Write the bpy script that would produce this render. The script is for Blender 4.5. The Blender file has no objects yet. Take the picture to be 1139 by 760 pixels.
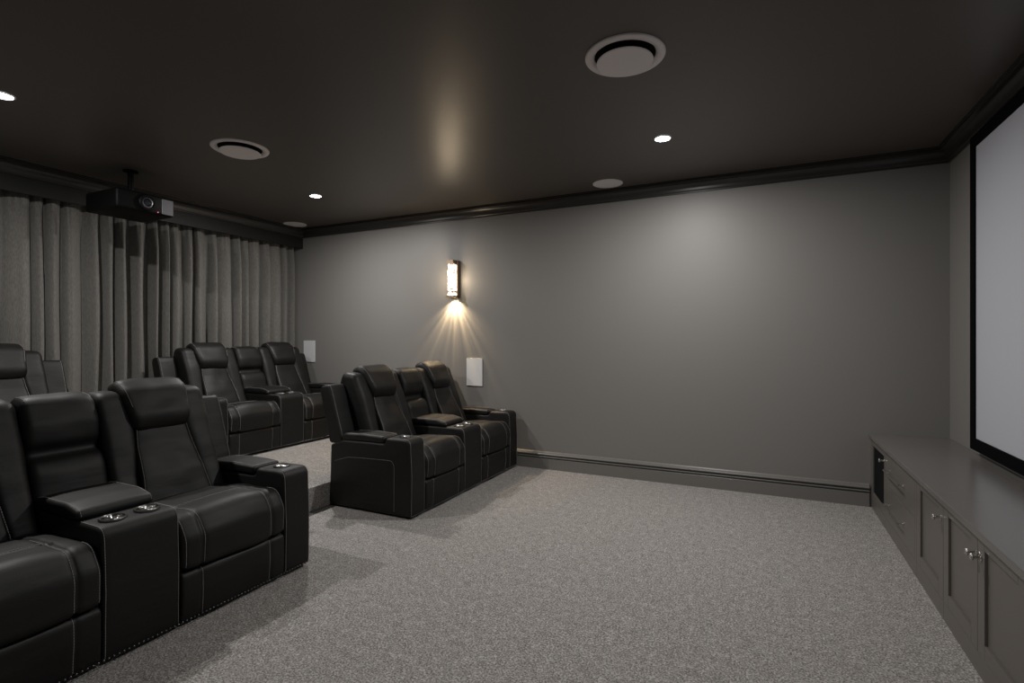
import bpy, bmesh, math, random
from mathutils import Vector, noise
random.seed(7)
COL = bpy.context.scene.collection
PI = math.pi

# ------------------------------------------------------------------ room numbers
WY = 4.93          # main wall
WX = 1.25          # screen wall
LX = -5.42         # pelmet face (left end of the room)
BY = -0.55         # wall behind the camera
H = 2.745
RISER_X, RISER_Z = -3.105, 0.19

# ------------------------------------------------------------------ materials
def new_mat(name):
    m = bpy.data.materials.new(name); m.use_nodes = True
    nt = m.node_tree
    b = nt.nodes['Principled BSDF']
    return m, nt, b

def simple(name, col, rough=0.5, metal=0.0, spec=0.5, emit=None, estr=0, bump=None, var=0.0):
    m, nt, b = new_mat(name)
    b.inputs['Base Color'].default_value = (*col, 1)
    b.inputs['Roughness'].default_value = rough
    b.inputs['Metallic'].default_value = metal
    b.inputs['Specular IOR Level'].default_value = spec
    if emit:
        b.inputs['Emission Color'].default_value = (*emit, 1)
        b.inputs['Emission Strength'].default_value = estr
    tc = nt.nodes.new('ShaderNodeTexCoord')
    nz = nt.nodes.new('ShaderNodeTexNoise')
    nz.inputs['Scale'].default_value = bump[0] if bump else 40
    nz.inputs['Detail'].default_value = 4
    nt.links.new(tc.outputs['Object'], nz.inputs['Vector'])
    if bump:
        bp = nt.nodes.new('ShaderNodeBump')
        bp.inputs['Strength'].default_value = bump[1]
        bp.inputs['Distance'].default_value = bump[2]
        nt.links.new(nz.outputs['Fac'], bp.inputs['Height'])
        nt.links.new(bp.outputs['Normal'], b.inputs['Normal'])
    if var:
        cr = nt.nodes.new('ShaderNodeValToRGB')
        cr.color_ramp.elements[0].color = (*[c*(1-var) for c in col], 1)
        cr.color_ramp.elements[1].color = (*[c*(1+var) for c in col], 1)
        nt.links.new(nz.outputs['Fac'], cr.inputs['Fac'])
        nt.links.new(cr.outputs['Color'], b.inputs['Base Color'])
    return m

def leather():
    m, nt, b = new_mat('black_leather')
    N, L = nt.nodes, nt.links
    b.inputs['Base Color'].default_value = (0.0040, 0.0035, 0.0033, 1)
    b.inputs['Roughness'].default_value = 0.43
    b.inputs['Specular IOR Level'].default_value = 0.45
    tc = N.new('ShaderNodeTexCoord')
    v = N.new('ShaderNodeTexVoronoi'); v.inputs['Scale'].default_value = 260
    n = N.new('ShaderNodeTexNoise'); n.inputs['Scale'].default_value = 9; n.inputs['Detail'].default_value = 5
    mp = N.new('ShaderNodeMapping'); mp.inputs['Scale'].default_value = (1, 0.6, 2.2)
    L.new(tc.outputs['Object'], v.inputs['Vector']); L.new(tc.outputs['Object'], mp.inputs['Vector'])
    L.new(mp.outputs['Vector'], n.inputs['Vector'])
    b1 = N.new('ShaderNodeBump'); b1.inputs['Strength'].default_value = 0.12; b1.inputs['Distance'].default_value = 0.001
    b2 = N.new('ShaderNodeBump'); b2.inputs['Strength'].default_value = 0.35; b2.inputs['Distance'].default_value = 0.008
    L.new(v.outputs['Distance'], b1.inputs['Height']); L.new(n.outputs['Fac'], b2.inputs['Height'])
    L.new(b2.outputs['Normal'], b1.inputs['Normal']); L.new(b1.outputs['Normal'], b.inputs['Normal'])
    mr = N.new('ShaderNodeMapRange'); mr.inputs['To Min'].default_value = 0.50; mr.inputs['To Max'].default_value = 0.62
    L.new(n.outputs['Fac'], mr.inputs['Value']); L.new(mr.outputs['Result'], b.inputs['Roughness'])
    return m

def carpet():
    m, nt, b = new_mat('loop_carpet')
    N, L = nt.nodes, nt.links
    b.inputs['Roughness'].default_value = 0.95
    b.inputs['Specular IOR Level'].default_value = 0.15
    tc = N.new('ShaderNodeTexCoord')
    n1 = N.new('ShaderNodeTexNoise'); n1.inputs['Scale'].default_value = 125; n1.inputs['Detail'].default_value = 3; n1.inputs['Roughness'].default_value = 0.7
    n2 = N.new('ShaderNodeTexVoronoi'); n2.inputs['Scale'].default_value = 130
    n3 = N.new('ShaderNodeTexNoise'); n3.inputs['Scale'].default_value = 22; n3.inputs['Detail'].default_value = 2
    for n in (n1, n2, n3): L.new(tc.outputs['Object'], n.inputs['Vector'])
    mx = N.new('ShaderNodeMath'); mx.operation = 'MULTIPLY_ADD'; mx.inputs[1].default_value = 0.25
    L.new(n2.outputs['Distance'], mx.inputs[0]); L.new(n1.outputs['Fac'], mx.inputs[2])
    m2 = N.new('ShaderNodeMath'); m2.operation = 'MULTIPLY_ADD'; m2.inputs[1].default_value = 0.16
    L.new(n3.outputs['Fac'], m2.inputs[0]); L.new(mx.outputs[0], m2.inputs[2])
    cr = N.new('ShaderNodeValToRGB'); e = cr.color_ramp.elements
    e[0].position = 0.46; e[0].color = (0.075, 0.070, 0.066, 1)
    e[1].position = 0.92; e[1].color = (0.56, 0.54, 0.515, 1)
    k = cr.color_ramp.elements.new(0.68); k.color = (0.245, 0.23, 0.217, 1)
    L.new(m2.outputs[0], cr.inputs['Fac']); L.new(cr.outputs['Color'], b.inputs['Base Color'])
    bp = N.new('ShaderNodeBump'); bp.inputs['Strength'].default_value = 0.8; bp.inputs['Distance'].default_value = 0.004
    L.new(mx.outputs[0], bp.inputs['Height']); L.new(bp.outputs['Normal'], b.inputs['Normal'])
    return m

def fabric():
    m, nt, b = new_mat('curtain_fabric')
    N, L = nt.nodes, nt.links
    b.inputs['Roughness'].default_value = 0.85
    b.inputs['Specular IOR Level'].default_value = 0.2
    b.inputs['Sheen Weight'].default_value = 0.15
    tc = N.new('ShaderNodeTexCoord')
    mp = N.new('ShaderNodeMapping'); mp.inputs['Scale'].default_value = (260, 260, 30)
    n = N.new('ShaderNodeTexNoise'); n.inputs['Scale'].default_value = 1; n.inputs['Detail'].default_value = 4
    L.new(tc.outputs['Object'], mp.inputs['Vector']); L.new(mp.outputs['Vector'], n.inputs['Vector'])
    cr = N.new('ShaderNodeValToRGB')
    cr.color_ramp.elements[0].color = (0.110, 0.106, 0.097, 1); cr.color_ramp.elements[0].position = 0.3
    cr.color_ramp.elements[1].color = (0.190, 0.183, 0.168, 1); cr.color_ramp.elements[1].position = 0.7
    L.new(n.outputs['Fac'], cr.inputs['Fac']); L.new(cr.outputs['Color'], b.inputs['Base Color'])
    bp = N.new('ShaderNodeBump'); bp.inputs['Strength'].default_value = 0.25; bp.inputs['Distance'].default_value = 0.001
    L.new(n.outputs['Fac'], bp.inputs['Height']); L.new(bp.outputs['Normal'], b.inputs['Normal'])
    return m

M = {}
M['leather'] = leather()
M['carpet'] = carpet()
M['fabric'] = fabric()
M['wall'] = simple('wall_paint', (0.212, 0.204, 0.193), 0.50, bump=(160, 0.05, 0.001))
M['ceiling'] = simple('ceiling_paint', (0.100, 0.087, 0.077), 0.36, spec=0.5, bump=(60, 0.04, 0.001))
M['trimp'] = simple('trim_enamel', (0.175, 0.168, 0.157), 0.28, bump=(30, 0.03, 0.001))
M['cornice'] = simple('cornice_enamel', (0.033, 0.030, 0.028), 0.3, bump=(30, 0.03, 0.001))
M['pelmet'] = simple('pelmet_paint', (0.013, 0.0125, 0.012), 0.55, spec=0.3, bump=(30, 0.03, 0.001))
M['joinery'] = simple('joinery_enamel', (0.128, 0.115, 0.104), 0.33, bump=(25, 0.03, 0.001))
M['bench'] = simple('benchtop_laminate', (0.145, 0.137, 0.129), 0.24, spec=0.85, bump=(300, 0.04, 0.0005))
M['thread'] = simple('pale_thread', (0.30, 0.285, 0.27), 0.6, bump=(400, 0.2, 0.0005))
M['chrome'] = simple('chrome', (0.75, 0.73, 0.70), 0.16, metal=1.0, bump=(50, 0.02, 0.0005))
M['nickel'] = simple('brushed_nickel', (0.62, 0.60, 0.57), 0.25, metal=1.0, bump=(200, 0.05, 0.0005))
M['dark_metal'] = simple('dark_metal', (0.05, 0.048, 0.045), 0.35, metal=0.8, bump=(90, 0.05, 0.0005))
M['blackp'] = simple('black_plastic', (0.003, 0.003, 0.003), 0.55, spec=0.12, bump=(200, 0.05, 0.0005))
M['velvet'] = simple('black_velvet', (0.0035, 0.0035, 0.004), 0.95, spec=0.05, bump=(300, 0.1, 0.0005))
M['screen'] = simple('screen_fabric', (0.485, 0.495, 0.545), 0.75, spec=0.2, bump=(500, 0.05, 0.0003))
M['vent'] = simple('vent_paint', (0.85, 0.79, 0.78), 0.5, bump=(60, 0.03, 0.0005))
M['void'] = simple('duct_black', (0.006, 0.006, 0.006), 0.9, spec=0.1, bump=(60, 0.03, 0.0005))
M['grille'] = simple('white_grille', (0.62, 0.63, 0.645), 0.55, bump=(500, 0.3, 0.0008))
M['ceil_grille'] = simple('ceiling_grille', (0.80, 0.78, 0.77), 0.6, bump=(500, 0.3, 0.0008))
M['bronze'] = simple('aged_bronze', (0.24, 0.175, 0.125), 0.42, metal=0.45, bump=(70, 0.1, 0.0008), var=0.2)
M['cloth_black'] = simple('speaker_cloth', (0.008, 0.008, 0.009), 0.9, spec=0.1, bump=(600, 0.3, 0.0006))
M['lens'] = simple('lens_glass', (0.02, 0.022, 0.03), 0.05, bump=(20, 0.01, 0.0005))
M['lensring'] = simple('lens_ring', (0.20, 0.20, 0.21), 0.3, metal=0.9, bump=(90, 0.05, 0.0005))
M['greyp'] = simple('grey_plastic', (0.14, 0.14, 0.15), 0.4, bump=(90, 0.05, 0.0005))
M['led'] = simple('red_led', (0.3, 0.02, 0.03), 0.4, emit=(1.0, 0.15, 0.25), estr=0.8)
M['lamp'] = simple('lamp_diffuser', (0.9, 0.9, 0.9), 0.5, emit=(1.0, 0.98, 0.96), estr=9)

def bubble_glass():
    m, nt, b = new_mat('lit_bubble_glass')
    N, L = nt.nodes, nt.links
    b.inputs['Base Color'].default_value = (0.10, 0.095, 0.085, 1)
    b.inputs['Roughness'].default_value = 0.15
    tc = N.new('ShaderNodeTexCoord')
    v = N.new('ShaderNodeTexVoronoi'); v.inputs['Scale'].default_value = 70
    n = N.new('ShaderNodeTexNoise'); n.inputs['Scale'].default_value = 45; n.inputs['Detail'].default_value = 3
    L.new(tc.outputs['Object'], v.inputs['Vector']); L.new(tc.outputs['Object'], n.inputs['Vector'])
    cr = N.new('ShaderNodeValToRGB')
    cr.color_ramp.elements[0].position = 0.44; cr.color_ramp.elements[0].color = (0.03, 0.028, 0.028, 1)
    cr.color_ramp.elements[1].position = 0.58; cr.color_ramp.elements[1].color = (1.0, 0.83, 0.62, 1)
    L.new(n.outputs['Fac'], cr.inputs['Fac']); L.new(cr.outputs['Color'], b.inputs['Emission Color'])
    b.inputs['Emission Strength'].default_value = 5.5
    bp = N.new('ShaderNodeBump'); bp.inputs['Strength'].default_value = 0.5; bp.inputs['Distance'].default_value = 0.002
    L.new(v.outputs['Distance'], bp.inputs['Height']); L.new(bp.outputs['Normal'], b.inputs['Normal'])
    return m
M['bubble'] = bubble_glass()
M['warmglow'] = simple('lit_lamp_lens', (0.9, 0.85, 0.7), 0.4, emit=(1.0, 0.86, 0.62), estr=9)

# ------------------------------------------------------------------ helpers
def link(name, bm, mat, parent=None, smooth=False, angle=None):
    me = bpy.data.meshes.new(name)
    bmesh.ops.recalc_face_normals(bm, faces=bm.faces)
    bm.to_mesh(me); bm.free()
    me.materials.append(M[mat])
    if smooth:
        for p in me.polygons:
            p.use_smooth = p.material_index == 0; p.material_index = 0
        if angle: me.set_sharp_from_angle(angle=math.radians(angle))
    o = bpy.data.objects.new(name, me); COL.objects.link(o)
    if parent: o.parent = parent
    return o

def empty(name, loc, label, cat, group=None, rz=0):
    o = bpy.data.objects.new(name, None); COL.objects.link(o)
    o.location = loc; o.rotation_euler.z = rz
    o.empty_display_size = 0.1
    return tag(o, label, cat, group)

def tag(o, label, cat, group=None):
    o['label'] = label; o['category'] = cat
    if group: o['group'] = group
    return o

def struct(o, label=None):
    o['kind'] = 'structure'
    if label: o['label'] = label
    return o

def box(bm, x0, x1, y0, y1, z0, z1, bev=0.0, seg=2):
    t = bmesh.new()
    r = bmesh.ops.create_cube(t, size=1)
    for v in t.verts:
        v.co = Vector(((x0+x1)/2 + v.co.x*(x1-x0), (y0+y1)/2 + v.co.y*(y1-y0), (z0+z1)/2 + v.co.z*(z1-z0)))
    if bev:
        bmesh.ops.bevel(t, geom=t.edges[:], offset=bev, segments=seg, affect='EDGES', profile=0.5)
    merge(bm, t)

def merge(bm, t):
    mp = {}
    for v in t.verts: mp[v] = bm.verts.new(v.co)
    for f in t.faces:
        try: bm.faces.new([mp[v] for v in f.verts])
        except ValueError: pass
    t.free()

def lathe(bm, prof, c=(0, 0, 0), axis='Z', n=40, close=True):
    """prof: (r, h) list; turned about axis through c"""
    rings = []
    for r, h in prof:
        ring = []
        for i in range(n):
            a = 2*PI*i/n
            u, w = r*math.cos(a), r*math.sin(a)
            p = {'Z': (u, w, h), 'Y': (u, h, w), 'X': (h, u, w)}[axis]
            ring.append(bm.verts.new(Vector(p)+Vector(c)))
        rings.append(ring)
    for a, b in zip(rings, rings[1:]):
        for i in range(n):
            bm.faces.new((a[i], a[(i+1) % n], b[(i+1) % n], b[i]))
    if close:
        bm.faces.new(rings[0]); bm.faces.new(rings[-1])

def tube(bm, pts, r=0.0012, n=5, cap=True):
    pts = [Vector(p) for p in pts]
    if len(pts) < 2: return
    rings = []
    up = Vector((0.13, 0.31, 0.94))
    for i, p in enumerate(pts):
        d = (pts[min(i+1, len(pts)-1)] - pts[max(i-1, 0)])
        if d.length < 1e-9: d = Vector((0, 0, 1))
        d.normalize()
        a = d.cross(up)
        if a.length < 0.05: a = d.cross(Vector((1, 0, 0)))
        a.normalize(); b = d.cross(a)
        rings.append([bm.verts.new(p + a*math.cos(2*PI*k/n)*r + b*math.sin(2*PI*k/n)*r) for k in range(n)])
    for u, w in zip(rings, rings[1:]):
        for k in range(n):
            bm.faces.new((u[k], u[(k+1) % n], w[(k+1) % n], w[k]))
    if cap:
        bm.faces.new(rings[0]); bm.faces.new(rings[-1])

def resample(pts, step):
    out = [Vector(pts[0])]; acc = 0
    for a, b in zip(pts, pts[1:]):
        a = Vector(a); b = Vector(b); d = (b-a).length
        n = max(1, int(round(d/step)))
        for k in range(1, n+1): out.append(a.lerp(b, k/n))
    return out

def at_len(pts, step):
    """points at equal arc length"""
    pts = [Vector(p) for p in pts]
    cum = [0]
    for a, b in zip(pts, pts[1:]): cum.append(cum[-1]+(b-a).length)
    n = max(2, int(cum[-1]/step)); out = []; j = 0
    for i in range(n+1):
        s = cum[-1]*i/n
        while j < len(cum)-2 and cum[j+1] < s: j += 1
        seg = cum[j+1]-cum[j]
        out.append(pts[j].lerp(pts[j+1], (s-cum[j])/seg if seg > 1e-9 else 0))
    return out

def stitches(bm, pts, r=0.0013, dash=0.0085, gap=0.0028):
    """a continuous thin thread with raised dashes"""
    q = at_len(pts, 0.0014*2)
    per = dash+gap
    i = 0; n1 = max(2, int(dash/0.0028)); n2 = max(1, int(gap/0.0028))
    while i < len(q)-2:
        tube(bm, q[i:i+n1+1], r, 4)
        i += n1+n2

def round_poly(pts, step=0.012):
    """pts: (x, z, r). closed polygon with filleted corners -> dense loop"""
    n = len(pts); raw = []
    for i in range(n):
        p = Vector(pts[i][:2]); r = pts[i][2] if len(pts[i]) > 2 else 0.004
        a = Vector(pts[i-1][:2]); b = Vector(pts[(i+1) % n][:2])
        u = (a-p); w = (b-p); lu, lw = u.length, w.length
        u.normalize(); w.normalize()
        ang = u.angle(w)
        t = min(r/math.tan(ang/2) if ang > 1e-3 else 0, lu*0.48, lw*0.48)
        if ang > 3.05 or t < 1e-5:
            raw.append(p); continue
        s, e = p+u*t, p+w*t
        m = 5 if t < 0.03 else 9
        for k in range(m+1):
            q = k/m
            raw.append(s*(1-q)**2 + p*2*q*(1-q) + e*q*q)
    raw.append(raw[0])
    out = at_len(raw, step)[:-1]
    return out

class Cushion:
    def __init__(self, prof, y0, y1, r=0.02, crown=0.0, grooves=(), extra=None, warp=None, step=0.012, ystep=0.018, nz=0.0, seed=0, rect=False):
        self.P = round_poly([(q[0], q[1], max(q[2] if len(q) > 2 else 0.004, r*1.2)) for q in prof], step); self.y0, self.y1, self.r = y0, y1, r
        self.crown, self.gr, self.extra, self.warp, self.nz, self.seed = crown, grooves, extra, warp, nz, seed
        n = len(self.P); area = sum(self.P[i].x*self.P[(i+1) % n].y-self.P[(i+1) % n].x*self.P[i].y for i in range(n))
        s = 1 if area > 0 else -1
        self.N = []
        for i in range(n):
            d = self.P[(i+1) % n]-self.P[i-1]; d.normalize()
            self.N.append(Vector((d.y, -d.x))*s)
        c = sum(self.P, Vector((0, 0)))/n
        self.ys = set()
        for k in range(6):
            a = k/5*PI/2
            self.ys.add(round(y0+r*(1-math.cos(a)), 5)); self.ys.add(round(y1-r*(1-math.cos(a)), 5))
        m = max(2, int((y1-y0-2*r)/ystep))
        for k in range(1, m): self.ys.add(round(y0+r+(y1-y0-2*r)*k/m, 5))
        for g in grooves:
            for k in (-1.5, -0.7, 0, 0.7, 1.5): self.ys.add(round(g[0]+k*g[2], 5))
        self.ys = sorted(y for y in self.ys if y0-1e-6 <= y <= y1+1e-6)

    def off(self, y):
        d = min(y-self.y0, self.y1-y); o = 0
        if d < self.r:
            q = self.r-max(d, 0); o -= self.r-math.sqrt(max(self.r**2-q*q, 0))
        t = (y-(self.y0+self.y1)/2)/((self.y1-self.y0)/2)
        o += self.crown*(1-min(abs(t), 1)**2.4)
        for g in self.gr: o -= g[1]*math.exp(-((y-g[0])/g[2])**2)
        return o

    def pos(self, i, y, lift=0.0):
        p, n = self.P[i], self.N[i]
        o = self.off(y)+lift
        if self.extra: o += self.extra(p.x, p.y, y)
        if self.nz:
            o += self.nz*noise.noise(Vector((p.x*9+self.seed, y*7, p.y*9)))
        q = Vector((p.x+n.x*o, y, p.y+n.y*o))
        return self.warp(q) if self.warp else q

    def mesh(self, bm):
        n = len(self.P); rings = []
        for y in self.ys: rings.append([bm.verts.new(self.pos(i, y)) for i in range(n)])
        for a, b in zip(rings, rings[1:]):
            for i in range(n):
                bm.faces.new((a[i], a[(i+1) % n], b[(i+1) % n], b[i]))
        for rr in (rings[0], rings[-1]): bm.faces.new(rr).material_index = 1
        return self

    def near(self, p):
        return min(range(len(self.P)), key=lambda i: (self.P[i]-Vector(p)).length)

    def seam(self, bm, y, p0, p1, lift=0.0008, yf=None):
        """stitches along the profile at y, from near p0 to near p1 (short way round)"""
        i, j = self.near(p0), self.near(p1); n = len(self.P)
        f = (j-i) % n; b = (i-j) % n
        idx = [(i+k) % n for k in range(f+1)] if f <= b else [(i-k) % n for k in range(b+1)]
        m = len(idx)-1
        bm.append([self.pos(k, (yf(q/max(m, 1)) if yf else y), lift) for q, k in enumerate(idx)])

    def cross(self, bm, p, ya, yb, lift=0.0008):
        i = self.near(p); m = 24
        bm.append([self.pos(i, ya+(yb-ya)*k/m, lift) for k in range(m+1)])

def cushion_part(name, parent, *a, seams=(), mat='leather', **k):
    c = Cushion(*a, **k); bm = bmesh.new(); c.mesh(bm)
    o = link(name, bm, mat, parent, smooth=True, angle=70)
    if seams:
        lines = []
        for s in seams: s(c, lines)
        for pts in lines:                      # one object per sewn line
            sb = bmesh.new(); stitches(sb, pts)
            link('stitching', sb, 'thread', o)
    return o

# ------------------------------------------------------------------ room shell
def slab(name, x0, x1, y0, y1, z0, z1, mat):
    bm = bmesh.new(); box(bm, x0, x1, y0, y1, z0, z1)
    return struct(link(name, bm, mat))
T = 0.1
slab('floor', -5.60-T, WX+T, BY-T, WY+T, -0.1, 0.0, 'carpet')
slab('ceiling', -5.60-T, WX+T, BY-T, WY+T, H, H+T, 'ceiling')
slab('wall_back', -5.60-T, WX+T, WY, WY+T, 0, H, 'wall')
slab('wall_right', WX, WX+T, BY-T, WY, 0, H, 'wall')
slab('wall_left', -5.60-T, -5.60, BY-T, WY, 0, H, 'wall')
slab('wall_front', -5.60, WX, BY-T, BY, 0, H, 'wall')

# carpeted seating platform with a rounded nosing
bm = bmesh.new()
P = round_poly([(-5.60, 0.0, 0), (-5.60, RISER_Z, 0), (RISER_X, RISER_Z, 0.018), (RISER_X, 0.0, 0)], 0.02)
ra = [bm.verts.new((p.x, BY, p.y)) for p in P]; rb = [bm.verts.new((p.x, WY, p.y)) for p in P]
for i in range(len(P)): bm.faces.new((ra[i], ra[(i+1) % len(P)], rb[(i+1) % len(P)], rb[i]))
bm.faces.new(ra); bm.faces.new(rb)
struct(link('floor_platform', bm, 'carpet', smooth=True, angle=30))

def run(name, prof, a0, a1, axis, base, sign, mat, closed=True):
    """moulding: prof (d, z) pushed out from the wall plane `base` by sign*d, from a0 to a1 along the other axis"""
    bm = bmesh.new(); R_ = []
    for a in (a0, a1):
        ring = []
        for d, z in prof:
            c = base+sign*d
            ring.append(bm.verts.new((a, c, z) if axis == 'X' else (c, a, z)))
        R_.append(ring)
    n = len(prof)
    for i in range(n): bm.faces.new((R_[0][i], R_[0][(i+1) % n], R_[1][(i+1) % n], R_[1][i]))
    bm.faces.new(R_[0]); bm.faces.new(R_[1])
    return struct(link(name, bm, mat, smooth=True, angle=25))

# cornice, one mitred loop round the room
cor = [(0.0, H-0.105), (0.014, H-0.105), (0.014, H-0.094), (0.022, H-0.088)]
for k in range(9):
    a = k/8*PI/2
    cor.append((0.024+0.052*(1-math.cos(a)), H-0.080+0.055*math.sin(a)))
cor += [(0.083, H-0.022), (0.083, H-0.010), (0.094, H-0.010), (0.094, H)]
bm = bmesh.new(); rings = []
for d, z in cor:
    rings.append([bm.verts.new((x, y, z)) for x, y in ((LX+d, BY+d), (WX-d, BY+d), (WX-d, WY-d), (LX+d, WY-d))])
for a, b in zip(rings, rings[1:]):
    for i in range(4): bm.faces.new((a[i], a[(i+1) % 4], b[(i+1) % 4], b[i]))
struct(link('trim_1', bm, 'cornice', smooth=True, angle=25), 'dark painted cornice running round the top of the room')

def base_prof(z0):
    return [(0, z0), (0.022, z0), (0.022, z0+0.104), (0.018, z0+0.108), (0.010, z0+0.110), (0.010, z0+0.117), (0.026, z0+0.119),
            (0.028, z0+0.124), (0.026, z0+0.129), (0.012, z0+0.132), (0.009, z0+0.140), (0.028, z0+0.143), (0.032, z0+0.150),
            (0.028, z0+0.158), (0.020, z0+0.162), (0.018, z0+0.168), (0.010, z0+0.176), (0, z0+0.178)]
run('baseboard_back', base_prof(0), RISER_X, 0.745, 'X', WY, -1, 'trimp')
run('baseboard_platform', base_prof(RISER_Z), -5.50, RISER_X, 'X', WY, -1, 'trimp')
run('baseboard_front', base_prof(0), RISER_X, 0.745, 'X', BY, 1, 'trimp')

# ------------------------------------------------------------------ pelmet and curtain
bm = bmesh.new()
box(bm, LX-0.022, LX, BY+0.002, WY-0.002, 2.505, H-0.001, 0.002, 1)
box(bm, LX-0.175, LX-0.022, BY+0.002, WY-0.002, 2.66, 2.68, 0.0)
tag(link('curtain_pelmet', bm, 'pelmet'), 'dark painted pelmet board across the top of the grey curtain', 'pelmet')

def curtain():
    """folds hang as full round lobes with narrow deep valleys between them"""
    rnd = random.Random(11)
    y = BY+0.06; folds = []
    while y < WY-0.05:
        w = rnd.choice((rnd.uniform(0.085, 0.125), rnd.uniform(0.12, 0.19), rnd.uniform(0.10, 0.15)))
        folds.append((y, min(y+w, WY-0.02), rnd.uniform(0.65, 1.0), rnd.uniform(-1, 1), rnd.uniform(-1, 1), rnd.choice((0.08, 0.20, 0.28, 0.38))))
        y += w
    nz = 30
    z0, z1 = RISER_Z+0.012, 2.64
    cols = []
    for f in folds:
        n = 30
        for k in range(n): cols.append((*f, k/n))
    bm = bmesh.new(); grid = []
    for a, b, amp, sk, ph, gap, t in cols:
        line = []
        for j in range(nz+1):
            s = j/nz; z = z0+(z1-z0)*s
            top = max(0.0, (s-0.84)/0.16)
            g = gap*(1-0.55*top)*(1+0.25*math.sin(2.1*z+ph*4))
            L = 1-g
            u = min(t/L, 1.0)
            lobe = math.sin(PI*u)**0.55 if 0 < u < 1 else 0.0
            # smooth lean and a shallow secondary crease
            lobe *= 0.80+0.20*math.sin(PI*(u-0.25*sk))
            lobe -= 0.05*math.exp(-((u-0.5-0.18*ph)/0.09)**2)*abs(sk)
            lobe = max(lobe, 0)
            A = 0.150*amp*(1-0.40*top)*(0.85+0.15*(1-s))
            x = -0.172+A*lobe+0.006*math.sin(3*z+ph*9)
            yy = a+(b-a)*t+0.16*(b-a)*lobe*sk+0.010*math.sin(1.7*z+ph*10)*(1-s)
            if top > 0:
                x += 0.006*math.sin((a+(b-a)*t)*2*PI/0.03)*top
            line.append(bm.verts.new((min(LX+x, LX-0.024) if z > 2.45 else LX+x, min(yy, WY-0.012), z)))
        grid.append(line)
    for c0, c1 in zip(grid, grid[1:]):
        for j in range(nz): bm.faces.new((c0[j], c1[j], c1[j+1], c0[j+1]))
    o = link('curtain', bm, 'fabric', smooth=True)
    m = o.modifiers.new('thickness', 'SOLIDIFY'); m.thickness = 0.0015
    return o
tag(curtain(), 'full-height grey pleated curtain covering the end of the room', 'curtain')

# ------------------------------------------------------------------ loveseat
def cup(parent, x, y, z, r=0.046):
    bm = bmesh.new()
    prof = [(r*0.99, z-0.02), (r, z-0.001), (r*1.02, z+0.004), (r*0.97, z+0.0075), (r*0.88, z+0.0075), (r*0.84, z+0.004),
            (r*0.82, z+0.002)]
    lathe(bm, prof, (x, y, 0), n=36, close=False)
    ring = link('cup_holder', bm, 'lensring', parent, smooth=True, angle=50)
    bm = bmesh.new()
    lathe(bm, [(r*0.83, z+0.0035), (r*0.78, z-0.004), (r*0.72, z-0.010), (0.002, z-0.012)], (x, y, 0), n=36, close=False)
    link('cup_well', bm, 'dark_metal', ring, smooth=True, angle=50)
    bm = bmesh.new()  # chrome spokes, ring and hub added for sparkle inside the cup
    for k in range(8):
        a = PI*k/8+0.2
        d = Vector((math.cos(a), math.sin(a), 0))
        tube(bm, [Vector((x, y, z+0.002))-d*r*0.80, Vector((x, y, z+0.0035)), Vector((x, y, z+0.002))+d*r*0.80], 0.0015, 6)
    lathe(bm, [(r*0.52, z+0.001), (r*0.56, z+0.0042), (r*0.60, z+0.001)], (x, y, 0), n=32, close=False)
    lathe(bm, [(0.011, z), (0.011, z+0.004), (0.008, z+0.006), (0.001, z+0.0065)], (x, y, 0), n=20, close=False)
    link('cup_sparkle_spokes', bm, 'chrome', ring, smooth=True, angle=50)
    return ring

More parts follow.
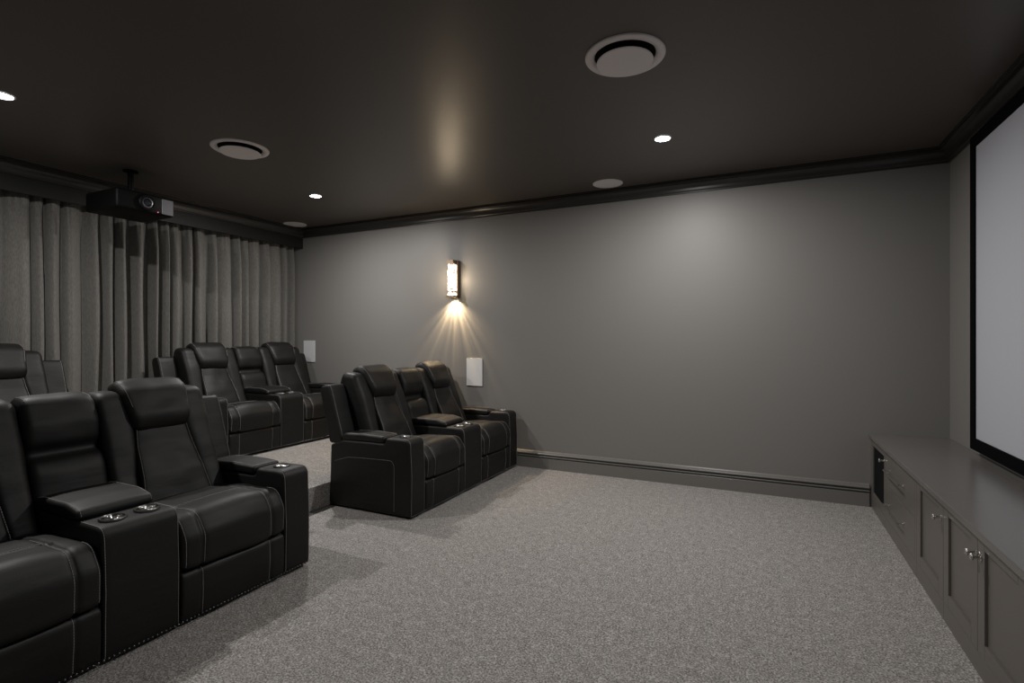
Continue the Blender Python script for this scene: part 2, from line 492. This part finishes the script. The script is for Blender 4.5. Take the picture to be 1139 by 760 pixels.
W2 = 0.905; AW = 0.18; CW = 0.155
def make_loveseat(name, loc, label, group):
    root = empty(name, loc, label, 'loveseat', group)
    # base and feet
    bm = bmesh.new()
    box(bm, -0.76, -0.03, -W2+0.02, W2-0.02, 0.022, 0.26, 0.01)
    base = link('base', bm, 'leather', root)
    for sx in (-0.72, -0.07):
        for sy in (-0.85, -0.28, 0.28, 0.85):
            b2 = bmesh.new(); lathe(b2, [(0.020, 0.0), (0.024, 0.004), (0.026, 0.026)], (sx, sy, 0), n=16)
            link('foot', b2, 'blackp', root)
    # arms
    for s in (-1, 1):
        ya, yb = sorted((s*(W2-AW), s*W2))
        prof = [(-0.004, 0.016, 0.012), (0.0, 0.30, 0.1), (-0.012, 0.583, 0.052), (-0.235, 0.581, 0.010), (-0.245, 0.540, 0.006),
                (-0.655, 0.535, 0.01), (-0.785, 0.488, 0.02), (-0.800, 0.016, 0.012)]
        inner = s*(W2-AW)+s*0.010; outer = s*W2-s*0.010
        def seamf(c, sb, inner=inner, outer=outer, s=s):
            c.seam(sb, inner, (-0.002, 0.03), (-0.20, 0.582), 0.0012)
            c.seam(sb, outer, (-0.002, 0.03), (-0.20, 0.582), 0.0012)
            yo = s*(W2+0.0012)
            pts = [(-0.735, yo, 0.365), (-0.60, yo, 0.405), (-0.45, yo, 0.413), (-0.20, yo, 0.418)]
            for k in range(1, 7):
                a = PI/2*(1-k/6); pts.append((-0.20+0.045*math.cos(a), yo, 0.373+0.045*math.sin(a)))
            pts.append((-0.155, yo, 0.04))
            sb.append(pts)
        arm = cushion_part('armrest', root, prof, ya, yb, r=0.020, crown=0.002, nz=0.002, seed=s*3, seams=(seamf,))
        pp = [(-0.262, 0.541, 0.012), (-0.250, 0.586, 0.020), (-0.45, 0.592, 0.1), (-0.66, 0.582, 0.022), (-0.668, 0.537, 0.012)]
        cushion_part('arm_pad', root, pp, ya-0.001, yb+0.001, r=0.013, crown=0.004, nz=0.002, seed=s,
                     seams=(lambda c, sb, ya=ya, yb=yb: (c.cross(sb, (-0.255, 0.576), ya+0.016, yb-0.016),
                                                         c.seam(sb, ya+0.014, (-0.262, 0.585), (-0.64, 0.585)),
                                                         c.seam(sb, yb-0.014, (-0.262, 0.585), (-0.64, 0.585))),))
        cup(root, -0.125, s*(W2-AW/2-0.005), 0.584, 0.044)
    # console
    prof = [(-0.004, 0.016, 0.012), (0.0, 0.30, 0.1), (-0.010, 0.553, 0.055), (-0.62, 0.556, 0.02), (-0.66, 0.30, 0.02), (-0.66, 0.016, 0.012)]
    con = cushion_part('console', root, prof, -CW, CW, r=0.018, crown=0.002, nz=0.0015, seed=9,
        seams=(lambda c, sb: (c.seam(sb, -CW+0.010, (-0.002, 0.03), (-0.19, 0.556), 0.0012),
                              c.seam(sb, CW-0.010, (-0.002, 0.03), (-0.19, 0.556), 0.0012)),))
    pp = [(-0.192, 0.556, 0.012), (-0.205, 0.592, 0.022), (-0.30, 0.612, 0.08), (-0.50, 0.614, 0.05), (-0.575, 0.600, 0.02), (-0.580, 0.556, 0.01)]
    cushion_part('console_lid', root, pp, -CW+0.002, CW-0.002, r=0.016, crown=0.006, nz=0.002, seed=5,
        seams=(lambda c, sb: (c.seam(sb, -CW+0.016, (-0.195, 0.565), (-0.56, 0.606)), c.seam(sb, CW-0.016, (-0.195, 0.565), (-0.56, 0.606)),),))
    for s in (-1, 1): cup(root, -0.105, s*0.068, 0.5575, 0.050)
    # seats and footrests
    for s in (-1, 1):
        yc = s*0.440; hw = 0.283
        g = [(yc-0.19, 0.009, 0.011), (yc+0.19, 0.009, 0.011)]
        def ex(x, z, y, yc=yc):
            o = 0
            if abs(y-yc) < 0.205 and z > 0.42: o -= 0.007*math.exp(-((x+0.21)/0.011)**2)
            if z > 0.40: o += 0.010*math.exp(-((x+0.10)/0.09)**2)*math.exp(-((y-yc)/0.16)**4)
            return o
        prof = [(-0.03, 0.255, 0.015), (0.010, 0.262, 0.025), (0.014, 0.40, 0.09), (-0.045, 0.492, 0.085), (-0.30, 0.488, 0.15), (-0.62, 0.455, 0.03),
                (-0.62, 0.262, 0.02)]
        cushion_part('seat', root, prof, yc-hw, yc+hw, r=0.030, crown=0.012, grooves=g, extra=ex, nz=0.005, seed=s*7,
            seams=(lambda c, sb, yc=yc, hw=hw: (c.seam(sb, yc-0.182, (0.010, 0.27), (-0.33, 0.488)), c.seam(sb, yc+0.182, (0.010, 0.27), (-0.33, 0.488)),
                   c.seam(sb, yc-hw+0.016, (0.010, 0.27), (-0.12, 0.49)), c.seam(sb, yc+hw-0.016, (0.010, 0.27), (-0.12, 0.49)),
                   c.cross(sb, (-0.222, 0.488), yc-0.18, yc+0.18)),))
        g = [(yc-0.19, 0.005, 0.010), (yc+0.19, 0.005, 0.010)]
        prof = [(-0.05, 0.024, 0.01), (-0.002, 0.024, 0.012), (0.006, 0.14, 0.1), (0.004, 0.235, 0.022), (-0.03, 0.250, 0.02), (-0.05, 0.250, 0.01)]
        cushion_part('footrest', root, prof, yc-hw+0.002, yc+hw-0.002, r=0.012, crown=0.004, grooves=g, nz=0.003, seed=s*11,
            seams=(lambda c, sb, yc=yc: (c.seam(sb, yc-0.184, (0.0, 0.03), (-0.01, 0.248)), c.seam(sb, yc+0.184, (0.0, 0.03), (-0.01, 0.248))),))
    # backs
    def back_noise(x, z, y): return 0
    for s in (-1, 1):
        yc = s*0.440
        # lumbar panel, narrow above and wide below
        def wp(q, yc=yc):
            t = max(0, min(1, (q.z-0.45)/0.42)); k = (0.182*(1-t)+0.132*t)/0.195
            return Vector((q.x, yc+(q.y-yc)*k, q.z))
        prof = [(-0.50, 0.40, 0.02), (-0.455, 0.44, 0.03), (-0.515, 0.60, 0.12), (-0.605, 0.76, 0.10), (-0.655, 0.90, 0.05), (-0.78, 0.90, 0.03), (-0.70, 0.40, 0.03)]
        back = cushion_part('backrest', root, prof, yc-0.195, yc+0.195, r=0.022, crown=0.010, warp=wp, nz=0.006, seed=s*2,
             seams=(lambda c, sb, yc=yc: (c.seam(sb, yc-0.188, (-0.455, 0.47), (-0.64, 0.86), 0.008), c.seam(sb, yc+0.188, (-0.455, 0.47), (-0.64, 0.86), 0.008)),))
        for t_ in (-1, 1):
            def wb(q, yc=yc, t_=t_):
                u = max(0, min(1, (q.z-0.45)/0.42)); inn = 0.176*(1-u)+0.126*u
                f = (abs(q.y-yc)-0.14)/(0.286-0.14)
                return Vector((q.x, yc+t_*(inn+(0.286-inn)*f), q.z))
            ya, yb = sorted((yc+t_*0.14, yc+t_*0.286))
            prof = [(-0.56, 0.40, 0.02), (-0.480, 0.44, 0.03), (-0.550, 0.61, 0.15), (-0.638, 0.86, 0.2), (-0.712, 1.028, 0.065), (-0.84, 1.040, 0.05),
                    (-0.885, 0.93, 0.05), (-0.78, 0.40, 0.03)]
            bn = 0.0045
            cushion_part('side_bolster', back, prof, ya, yb, r=0.036, crown=0.007, warp=wb, nz=bn, seed=s*5+t_, ystep=0.012)
        def wh(q, yc=yc):
            t = max(0, min(1, (q.z-0.80)/0.26)); k = 0.80+0.20*t
            return Vector((q.x, yc+(q.y-yc)*k, q.z))
        prof = [(-0.66, 0.820, 0.02), (-0.622, 0.832, 0.045), (-0.602, 0.90, 0.08), (-0.676, 1.045, 0.09), (-0.755, 1.097, 0.07), (-0.85, 1.070, 0.05), (-0.82, 0.95, 0.05), (-0.74, 0.83, 0.03)]
        cushion_part('headrest', root, prof, yc-0.183, yc+0.183, r=0.042, crown=0.008, warp=wh, nz=0.006, seed=s*13, ystep=0.015,
             seams=(lambda c, sb, yc=yc: (c.seam(sb, yc-0.160, (-0.62, 0.96), (-0.77, 1.10)), c.seam(sb, yc+0.160, (-0.62, 0.96), (-0.77, 1.10))),))
    # console back: two stacked pads
    def pads(x, z, y):
        return -0.030*math.exp(-((z-0.79)/0.030)**2)*(1 if x > -0.74 else 0)
    prof = [(-0.66, 0.50, 0.02), (-0.535, 0.52, 0.03), (-0.588, 0.70, 0.09), (-0.635, 0.79, 0.03), (-0.645, 0.92, 0.10), (-0.700, 1.030, 0.06), (-0.80, 1.045, 0.05), (-0.86, 0.96, 0.05), (-0.74, 0.50, 0.03)]
    cushion_part('console_backrest', root, prof, -0.152, 0.152, r=0.034, crown=0.010, extra=pads, nz=0.006, seed=21, ystep=0.014,
        seams=(lambda c, sb: (c.seam(sb, -0.132, (-0.70, 1.03), (-0.80, 1.04)), c.seam(sb, 0.132, (-0.70, 1.03), (-0.80, 1.04))),))
    # outer wings
    for s in (-1, 1):
        ya, yb = sorted((s*0.728, s*0.900))
        prof = [(-0.668, 0.500, 0.012), (-0.690, 0.60, 0.1), (-0.790, 0.915, 0.06), (-0.812, 0.955, 0.022), (-0.892, 0.948, 0.03), (-0.905, 0.90, 0.03), (-0.800, 0.500, 0.012)]
        yo = s*0.884
        cushion_part('back_wing', root, prof, ya, yb, r=0.018, crown=0.003, nz=0.003, seed=s*17,
            seams=(lambda c, sb, yo=yo: c.seam(sb, yo, (-0.668, 0.51), (-0.85, 0.952), 0.0012),))
    # rear shell
    prof = [(-0.70, 0.03, 0.01), (-0.80, 0.03, 0.02), (-0.80, 0.45, 0.05), (-0.90, 0.90, 0.03), (-0.86, 0.93, 0.02), (-0.72, 0.45, 0.05)]
    cushion_part('back_panel', root, prof, -0.72, 0.72, r=0.01, crown=0.0)
    # nailheads along the bottom front edge
    bm = bmesh.new(); y = -0.895
    while y < 0.896:
        lathe(bm, [(0.0045, -0.003), (0.0042, 0.001), (0.0028, 0.003), (0.0006, 0.004)], (0.006 if abs(y) % 1 else 0.006, y, 0.030), axis='X', n=8)
        y += 0.0185
    nh = link('nailhead_trim', bm, 'lensring', root, smooth=True); nh['kind'] = 'stuff'
    return root

def copy_tree(o, parent=None):
    c = o.copy(); COL.objects.link(c)
    if parent: c.parent = parent
    for ch in list(o.children): copy_tree(ch, c)
    return c

G = 'black leather theatre loveseats'
ls = make_loveseat('recliner_loveseat', (-2.385, 1.318, 0), 'large black leather recliner loveseat in the foreground at left, on the lower carpet', G)
l2 = copy_tree(ls); l2.location = (-2.305, 3.985, 0); l2['label'] = 'black leather recliner loveseat on the lower carpet against the painted wall under the lit sconce'
l3 = copy_tree(ls); l3.location = (-4.47, 3.93, RISER_Z); l3['label'] = 'black leather recliner loveseat on the raised platform in the corner where curtain meets wall'
l4 = copy_tree(ls); l4.location = (-4.47, 1.38, RISER_Z); l4['label'] = 'black leather loveseat on the raised platform behind the foreground one, at the left edge'

# ------------------------------------------------------------------ joinery under the screen
FX = 0.777       # face plane of the cabinets
CT = 0.545       # carcass top
def panel_door(parent, y0, y1, z0, z1, stile=0.070, name='door', mat='joinery', inner='joinery', fx=FX):
    t = 0.020; bm = bmesh.new()
    x0, x1 = fx-t, fx
    s = stile; rt, rb = (stile, stile) if mat != inner else (0.036, 0.058)
    box(bm, x0, x1, y0, y0+s, z0, z1, 0.0015, 1); box(bm, x0, x1, y1-s, y1, z0, z1, 0.0015, 1)
    box(bm, x0, x1, y0+s, y1-s, z1-rt, z1, 0.0015, 1); box(bm, x0, x1, y0+s, y1-s, z0, z0+rb, 0.0015, 1)
    if inner == mat: box(bm, x0+0.010, x1, y0+s-0.002, y1-s+0.002, z0+rb-0.002, z1-rt+0.002)
    d = link(name, bm, mat, parent)
    if inner != mat:
        b2 = bmesh.new(); box(b2, x0+0.010, x1, y0+s-0.001, y1-s+0.001, z0+s-0.001, z1-s+0.001)
        link('door_mesh', b2, inner, d)
    return d

def knob(parent, y, z, fx):
    bm = bmesh.new()
    lathe(bm, [(0.014, 0.0), (0.014, -0.003), (0.0075, -0.005), (0.0055, -0.014), (0.0055, -0.021), (0.009, -0.024), (0.0135, -0.027), (0.0145, -0.031), (0.0115, -0.035), (0.001, -0.0365)],
          (fx, y, z), axis='X', n=24)
    link('knob', bm, 'nickel', parent, smooth=True, angle=40)

def bar_handle(parent, y0, y1, z, fx):
    bm = bmesh.new(); L = y1-y0
    for y in (y0+0.02, y1-0.02):
        lathe(bm, [(0.008, 0.0), (0.008, -0.003), (0.0045, -0.005), (0.0045, -0.030)], (fx, y, z), axis='X', n=14)
    tube(bm, [(fx-0.032, y0, z), (fx-0.032, y1, z)], 0.0052, 14)
    link('handle', bm, 'nickel', parent, smooth=True, angle=40)

def carcass(parent, y0, y1, face_x):
    bm = bmesh.new(); x1 = WX-0.004
    box(bm, face_x+0.001, x1, y0, y0+0.016, 0.0, CT); box(bm, face_x+0.001, x1, y1-0.016, y1, 0.0, CT)
    box(bm, x1-0.012, x1, y0+0.016, y1-0.016, 0.0, CT)
    box(bm, face_x+0.001, x1-0.012, y0+0.016, y1-0.016, 0.10, 0.116)
    box(bm, face_x+0.001, x1-0.012, y0+0.016, y1-0.016, CT-0.016, CT)
    box(bm, face_x-0.019, face_x+0.001, y0, y1, 0.0, 0.085, 0.001, 1)       # plinth board flush with the doors
    return link('carcass', bm, 'joinery', parent)
def unit(name, y0, y1, label, cat='cabinet'):
    u = empty(name, (FX, (y0+y1)/2, 0), label, cat)
    return u
def local(u, *objs): pass

ZB, ZT = 0.088, CT-0.004
def cabinet(y0, y1, label, doors=(), drawers=(), frame=(), name='cabinet'):
    u = empty(name, (FX, (y0+y1)/2, 0), label, 'cabinet', 'built-in cabinets under the screen')
    off = Vector((-FX, -(y0+y1)/2, 0))
    carcass(u, y0, y1, FX)
    for a, b, kind, ky in doors:
        if kind == 'mesh': d = panel_door(u, a, b, ZB, ZT, 0.045, inner='cloth_black')
        else: d = panel_door(u, a, b, ZB, ZT)
        d.name = 'door'
        if ky is not None: knob(d, ky, 0.470, FX-0.020)
    for a, b in frame:
        bm = bmesh.new(); box(bm, FX-0.020, FX, a, b, ZB-0.002, ZT, 0.001, 1); link('face_frame', bm, 'joinery', u)
    for a, b, z0, z1 in drawers:
        bm = bmesh.new(); box(bm, FX-0.020, FX, a, b, z0, z1, 0.0015, 1)
        d = link('drawer', bm, 'joinery', u)
        bar_handle(d, a+0.235, b-0.07, z0+(z1-z0)*0.52, FX-0.020)
    for c in u.children:
        c.location = off
    return u
g = 0.0015
cabinet(4.385, WY-0.001, 'grey cabinet at the wall corner with a black mesh door', doors=((4.385+g, 4.900, 'mesh', 4.408),))
bm = bmesh.new(); box(bm, FX-0.020, FX, 4.902, WY-0.0015, 0.0885, CT-0.002, 0.001, 1)
fil = link('filler_panel', bm, 'joinery')
for o in list(bpy.data.objects):
    if o.get('label', '').startswith('grey cabinet at the wall corner'):
        fil.parent = o; fil.location = (-FX, -(4.385+WY-0.001)/2, 0)
cabinet(3.560, 4.383, 'grey two-drawer unit with slim bar handles, next to the mesh-door cabinet',
        drawers=((3.600, 4.336, 0.318, ZT), (3.600, 4.336, ZB, 0.314)), frame=((3.560, 3.598), (4.338, 4.383)), name='drawer_unit')
cabinet(3.085, 3.558, 'narrow single-door grey cabinet with one knob, beside the drawers', doors=((3.085+g, 3.558-g, 'p', 3.118),))
cabinet(2.211, 3.083, 'wide grey cabinet whose two panelled doors meet at a pair of knobs', doors=((2.649, 3.083-g, 'p', 2.660), (2.211+g, 2.646, 'p', 2.608)))
cabinet(1.30, 2.209, 'grey cabinet nearest the viewer, past the lower right edge of the photo', doors=((1.30+g, 2.209-g, 'p', None),))
bm = bmesh.new(); box(bm, FX-0.036, WX-0.002, 1.28, WY-0.001, CT+0.003, CT+0.033, 0.003, 2)
tag(link('benchtop', bm, 'bench'), 'long smooth grey benchtop over the built-in cabinets below the screen', 'benchtop')

# ------------------------------------------------------------------ projector screen
SXF = 1.195
u = empty('projection_screen', (WX-0.02, 2.55, 1.62), 'large pale projection screen in a black frame on the right wall', 'screen')
def in_local(o, u):
    o.location = -Vector(u.location); return o
y0, y1, z0, z1 = 0.98, 4.312, 0.617, 2.612; fw = 0.075
bm = bmesh.new()
def frame_bar(bm, pts):
    """mitred bar with outer quad pts (y, z) x4"""
    fr = [bm.verts.new((SXF, y, z)) for y, z in pts]; bk = [bm.verts.new((SXF+0.03, y, z)) for y, z in pts]
    bm.faces.new(fr); bm.faces.new(bk)
    for i in range(4): bm.faces.new((fr[i], fr[(i+1) % 4], bk[(i+1) % 4], bk[i]))
O = [(y0, z0), (y1, z0), (y1, z1), (y0, z1)]; I = [(y0+fw, z0+fw), (y1-fw, z0+fw), (y1-fw, z1-fw), (y0+fw, z1-fw)]
for i in range(4): frame_bar(bm, [O[i], O[(i+1) % 4], I[(i+1) % 4], I[i]])
in_local(link('frame', bm, 'velvet', u), u)
bm = bmesh.new(); box(bm, SXF+0.010, SXF+0.024, y0+fw-0.005, y1-fw+0.005, z0+fw-0.005, z1-fw+0.005)
in_local(link('screen_surface', bm, 'screen', u), u)
bm = bmesh.new()
for y in (y0+0.4, (y0+y1)/2, y1-0.4):
    for z in (z0+0.05, z1-0.05): box(bm, SXF+0.0305, WX-0.0005, y-0.05, y+0.05, z-0.02, z+0.02)
in_local(link('wall_bracket', bm, 'blackp', u), u)

# ------------------------------------------------------------------ ceiling fittings
def downlight(x, y, label, power):
    u = empty('ceiling_downlight', (x, y, H), label, 'downlight', 'recessed ceiling downlights')
    bm = bmesh.new(); lathe(bm, [(0.060, -0.0005), (0.060, -0.004), (0.057, -0.006), (0.052, -0.005), (0.051, -0.001)], n=40, close=False)
    link('trim_ring', bm, 'grille', u, smooth=True, angle=40)
    bm = bmesh.new(); lathe(bm, [(0.0515, -0.001), (0.0515, -0.003), (0.036, -0.0045), (0.001, -0.005)], n=40, close=False)
    link('diffuser', bm, 'lamp', u, smooth=True)
    l = bpy.data.lights.new('downlight_lamp', 'AREA'); l.shape = 'DISK'; l.size = 0.075; l.energy = power
    l.color = (1.0, 0.972, 0.945)
    lo = bpy.data.objects.new('downlight_lamp', l); COL.objects.link(lo); lo.location = (0, 0, -0.012); lo.parent = u
    return u
K = (H-1.316)/1.384
DLP = 24
downlight(-0.628*K, 3.671*K, 'lit round downlight near the painted wall, brightest on the right half of the ceiling', DLP)
downlight(-3.885*K, 3.683*K, 'lit round downlight nearest the corner of curtain and wall', DLP)
downlight(-3.883*K, 1.392*K, 'lit round downlight at the left edge of the photo', DLP)
downlight(-0.628*K, 1.392*K, 'lit round downlight above the viewer, outside the photo', DLP*0.36)

def vent(x, y, label):
    u = empty('ceiling_vent', (x, y, H), label, 'air vent', 'round ceiling air vents')
    R = 0.198
    bm = bmesh.new()
    lathe(bm, [(R, -0.0005), (R, -0.006), (R*0.985, -0.010), (R*0.90, -0.013), (R*0.80, -0.010), (R*0.765, -0.002), (R*0.76, -0.0004)], n=64, close=False)
    link('vent_ring', bm, 'vent', u, smooth=True, angle=50)
    bm = bmesh.new(); lathe(bm, [(R*0.762, -0.0006), (R*0.762, -0.0016), (0.01, -0.0016)], n=48, close=False)
    link('duct', bm, 'void', u)
    bm = bmesh.new(); lathe(bm, [(R*0.60, -0.027), (R*0.70, -0.030), (R*0.71, -0.034), (R*0.695, -0.038), (R*0.3, -0.041), (0.001, -0.0415)], n=64, close=False)
    lathe(bm, [(0.012, -0.001), (0.012, -0.036)], n=12)
    link('vent_disc', bm, 'vent', u, smooth=True, angle=50)
vent(-0.611*K, 2.522*K, 'large round ceiling air vent with a centre disc, upper middle right of the photo')
vent(-3.409*K, 2.529*K, 'round ceiling air vent with a centre disc, in front of the projector')

def ceil_speaker(x, y, label):
    u = empty('ceiling_speaker', (x, y, H), label, 'ceiling speaker', 'round ceiling speakers')
    bm = bmesh.new(); lathe(bm, [(0.135, -0.0004), (0.135, -0.004), (0.131, -0.006), (0.127, -0.006)], n=56, close=False)
    link('speaker_rim', bm, 'ceil_grille', u, smooth=True, angle=40)
    bm = bmesh.new(); lathe(bm, [(0.1275, -0.001), (0.1275, -0.0055), (0.001, -0.0065)], n=56, close=False)
    link('speaker_grille', bm, 'ceil_grille', u, smooth=True, angle=40)
ceil_speaker(-1.246*K, 4.514*K, 'flat round ceiling speaker beside the cornice, right of the lit sconce')
ceil_speaker(-5.060*K, 4.480*K, 'flat round ceiling speaker in the corner above the end of the curtain')

# ------------------------------------------------------------------ wall speakers
def wall_speaker(x0, x1, z0, z1, label):
    u = empty('wall_speaker', ((x0+x1)/2, WY, (z0+z1)/2), label, 'wall speaker', 'pale wall speakers')
    w, h = (x1-x0)/2, (z1-z0)/2
    bm = bmesh.new()
    fwd = 0.003
    for a in ((-w, w, h-fwd, h), (-w, w, -h, -h+fwd), (-w, -w+fwd, -h+fwd, h-fwd), (w-fwd, w, -h+fwd, h-fwd)):
        box(bm, a[0], a[1], -0.010, -0.0008, a[2], a[3], 0.001, 1)
    link('speaker_frame', bm, 'grille', u)
    bm = bmesh.new(); box(bm, -w+fwd, w-fwd, -0.0095, -0.001, -h+fwd, h-fwd)
    link('speaker_grille', bm, 'grille', u)
wall_speaker(-2.940, -2.742, 0.815, 1.112, 'pale rectangular wall speaker below and right of the sconce, behind the loveseat')
wall_speaker(-5.400, -5.205, 1.030, 1.305, 'pale rectangular wall speaker in the corner beside the curtain')

# ------------------------------------------------------------------ sconce
SX = -3.088
u = empty('wall_sconce', (SX, WY, 1.985), 'lit bronze wall sconce with a bubbled glass column on the painted wall', 'wall light')
bm = bmesh.new()
box(bm, -0.052, 0.052, -0.012, -0.0008, -0.200, 0.200, 0.002)
for s in (-1, 1): box(bm, s*0.052-0.004, s*0.052+0.004, -0.046, -0.001, -0.205, 0.205, 0.001, 1)
link('backplate', bm, 'bronze', u)
bm = bmesh.new()
box(bm, -0.040, 0.040, -0.108, -0.012, 0.158, 0.205, 0.002)
link('top_cap', bm, 'bronze', u)
bm = bmesh.new()   # open ring at the foot that lets light down
for a in ((-0.056, 0.056, -0.112, -0.104), (-0.056, 0.056, -0.020, -0.012), (-0.056, -0.048, -0.104, -0.020), (0.048, 0.056, -0.104, -0.020)):
    box(bm, a[0], a[1], a[2], a[3], -0.205, -0.185, 0.001, 1)
for a in ((-0.040, 0.040, -0.108, -0.101), (-0.040, 0.040, -0.030, -0.023), (-0.040, -0.033, -0.101, -0.030), (0.033, 0.040, -0.101, -0.030)):
    box(bm, a[0], a[1], a[2], a[3], -0.147, -0.133, 0.001, 1)
link('bottom_ring', bm, 'bronze', u)
bm = bmesh.new(); box(bm, -0.035, 0.035, -0.103, -0.028, -0.182, 0.158, 0.004, 2)
link('glass_column', bm, 'bubble', u, smooth=False)
bm = bmesh.new(); lathe(bm, [(0.026, -0.183), (0.026, -0.188), (0.001, -0.190)], (0, -0.065, 0), n=28, close=False)
link('lamp_lens', bm, 'warmglow', u)
# light thrown down through the ribbed glass: a spot whose beam is broken into rays
l = bpy.data.lights.new('sconce_lamp', 'SPOT'); l.energy = 29; l.color = (1.0, 0.74, 0.44)
l.spot_size = math.radians(125); l.spot_blend = 1.0; l.shadow_soft_size = 0.014
l.use_nodes = True
nt = l.node_tree; N_, L_ = nt.nodes, nt.links
em = next(n for n in N_ if n.type == 'EMISSION')
tc = N_.new('ShaderNodeTexCoord'); sp = N_.new('ShaderNodeSeparateXYZ')
at = N_.new('ShaderNodeMath'); at.operation = 'ARCTAN2'
cx = N_.new('ShaderNodeCombineXYZ'); nz_ = N_.new('ShaderNodeTexNoise'); nz_.inputs['Scale'].default_value = 6.5; nz_.inputs['Detail'].default_value = 3
nz_.inputs['Roughness'].default_value = 0.65
mr = N_.new('ShaderNodeMapRange'); mr.inputs['From Min'].default_value = 0.36; mr.inputs['From Max'].default_value = 0.68
mr.inputs['To Min'].default_value = 0.35; mr.inputs['To Max'].default_value = 2.1
L_.new(tc.outputs['Normal'], sp.inputs[0]); L_.new(sp.outputs['X'], at.inputs[0]); L_.new(sp.outputs['Z'], at.inputs[1])
L_.new(at.outputs[0], cx.inputs[0]); L_.new(cx.outputs[0], nz_.inputs['Vector'])
L_.new(nz_.outputs['Fac'], mr.inputs['Value']); L_.new(mr.outputs['Result'], em.inputs['Strength'])
lo = bpy.data.objects.new('sconce_lamp', l); COL.objects.link(lo); lo.location = (0, -0.062, -0.20); lo.parent = u
# added point light in front of the glass, standing in for its glow
for k, (px, en) in enumerate(((0.0, 3.0),)):
    l = bpy.data.lights.new('sconce_glow_helper', 'POINT'); l.energy = en; l.color = (1.0, 0.78, 0.52); l.shadow_soft_size = 0.03
    lo = bpy.data.objects.new('sconce_glow_helper', l); COL.objects.link(lo); lo.location = (0, -0.15, 0.0); lo.parent = u

# ------------------------------------------------------------------ projector
u = empty('projector', (-4.60, 2.56, H-0.0), 'black projector hanging from the ceiling in front of the curtain pelmet', 'projector')
bm = bmesh.new()
box(bm, -0.46, 0.0, -0.225, 0.225, -0.375, -0.215, 0.022, 3)
for k in range(9): box(bm, -0.38+k*0.036, -0.362+k*0.036, 0.2235, 0.2275, -0.34, -0.25, 0.0015, 1)
body = link('body', bm, 'blackp', u, smooth=True, angle=35)
bm = bmesh.new(); lathe(bm, [(0.066, -0.01), (0.066, 0.012), (0.058, 0.020), (0.050, 0.020), (0.046, 0.006)], (0, 0.0, -0.295), axis='X', n=40, close=False)
ring = link('lens_ring', bm, 'blackp', body, smooth=True, angle=40)
bm = bmesh.new(); lathe(bm, [(0.043, 0.004), (0.043, 0.014), (0.033, 0.016), (0.030, 0.004)], (0, 0, -0.295), axis='X', n=40, close=False)
link('lens_barrel', bm, 'lensring', body, smooth=True, angle=40)
bm = bmesh.new(); lathe(bm, [(0.030, 0.002), (0.024, 0.009), (0.012, 0.013), (0.001, 0.014)], (0, 0, -0.295), axis='X', n=32, close=False)
link('lens', bm, 'lens', body, smooth=True)
bm = bmesh.new(); box(bm, -0.002, 0.004, 0.120, 0.212, -0.362, -0.235, 0.002, 1)
for k in range(7): box(bm, 0.0035, 0.0065, 0.128, 0.204, -0.350+k*0.016, -0.343+k*0.016)
link('front_grille', bm, 'greyp', body)
bm = bmesh.new(); lathe(bm, [(0.004, -0.001), (0.004, 0.003), (0.001, 0.004)], (0, 0.088, -0.355), axis='X', n=12)
link('indicator_light', bm, 'led', body)
bm = bmesh.new()
lathe(bm, [(0.055, -0.0006), (0.055, -0.010), (0.022, -0.014), (0.022, -0.180), (0.03, -0.184), (0.03, -0.200)], (-0.23, 0, 0), n=28)
box(bm, -0.33, -0.13, -0.09, 0.09, -0.214, -0.198, 0.003)
for a in ((-0.34, -0.10), (-0.34, 0.10), (-0.12, -0.10), (-0.12, 0.10)):
    tube(bm, [(-0.23, 0, -0.190), (a[0], a[1], -0.205), (a[0], a[1], -0.222)], 0.007, 8)
link('ceiling_mount', bm, 'blackp', u, smooth=True, angle=40)

# ------------------------------------------------------------------ world, camera, view
w = bpy.data.worlds.new('world'); bpy.context.scene.world = w; w.use_nodes = True
w.node_tree.nodes['Background'].inputs[0].default_value = (0.02, 0.02, 0.022, 1)
cam = bpy.data.cameras.new('camera'); co = bpy.data.objects.new('camera', cam); COL.objects.link(co)
co.location = (0, 0, 1.316); co.rotation_euler = (PI/2, 0, math.radians(25.85))
cam.sensor_width = 36; cam.lens = 36*579/1139; cam.shift_y = -2/1139; cam.clip_start = 0.02
sc = bpy.context.scene; sc.camera = co
sc.view_settings.view_transform = 'Standard'; sc.view_settings.look = 'None'
sc.view_settings.gamma = 1; sc.view_settings.use_curve_mapping = False
sc.view_settings.exposure = 0.62
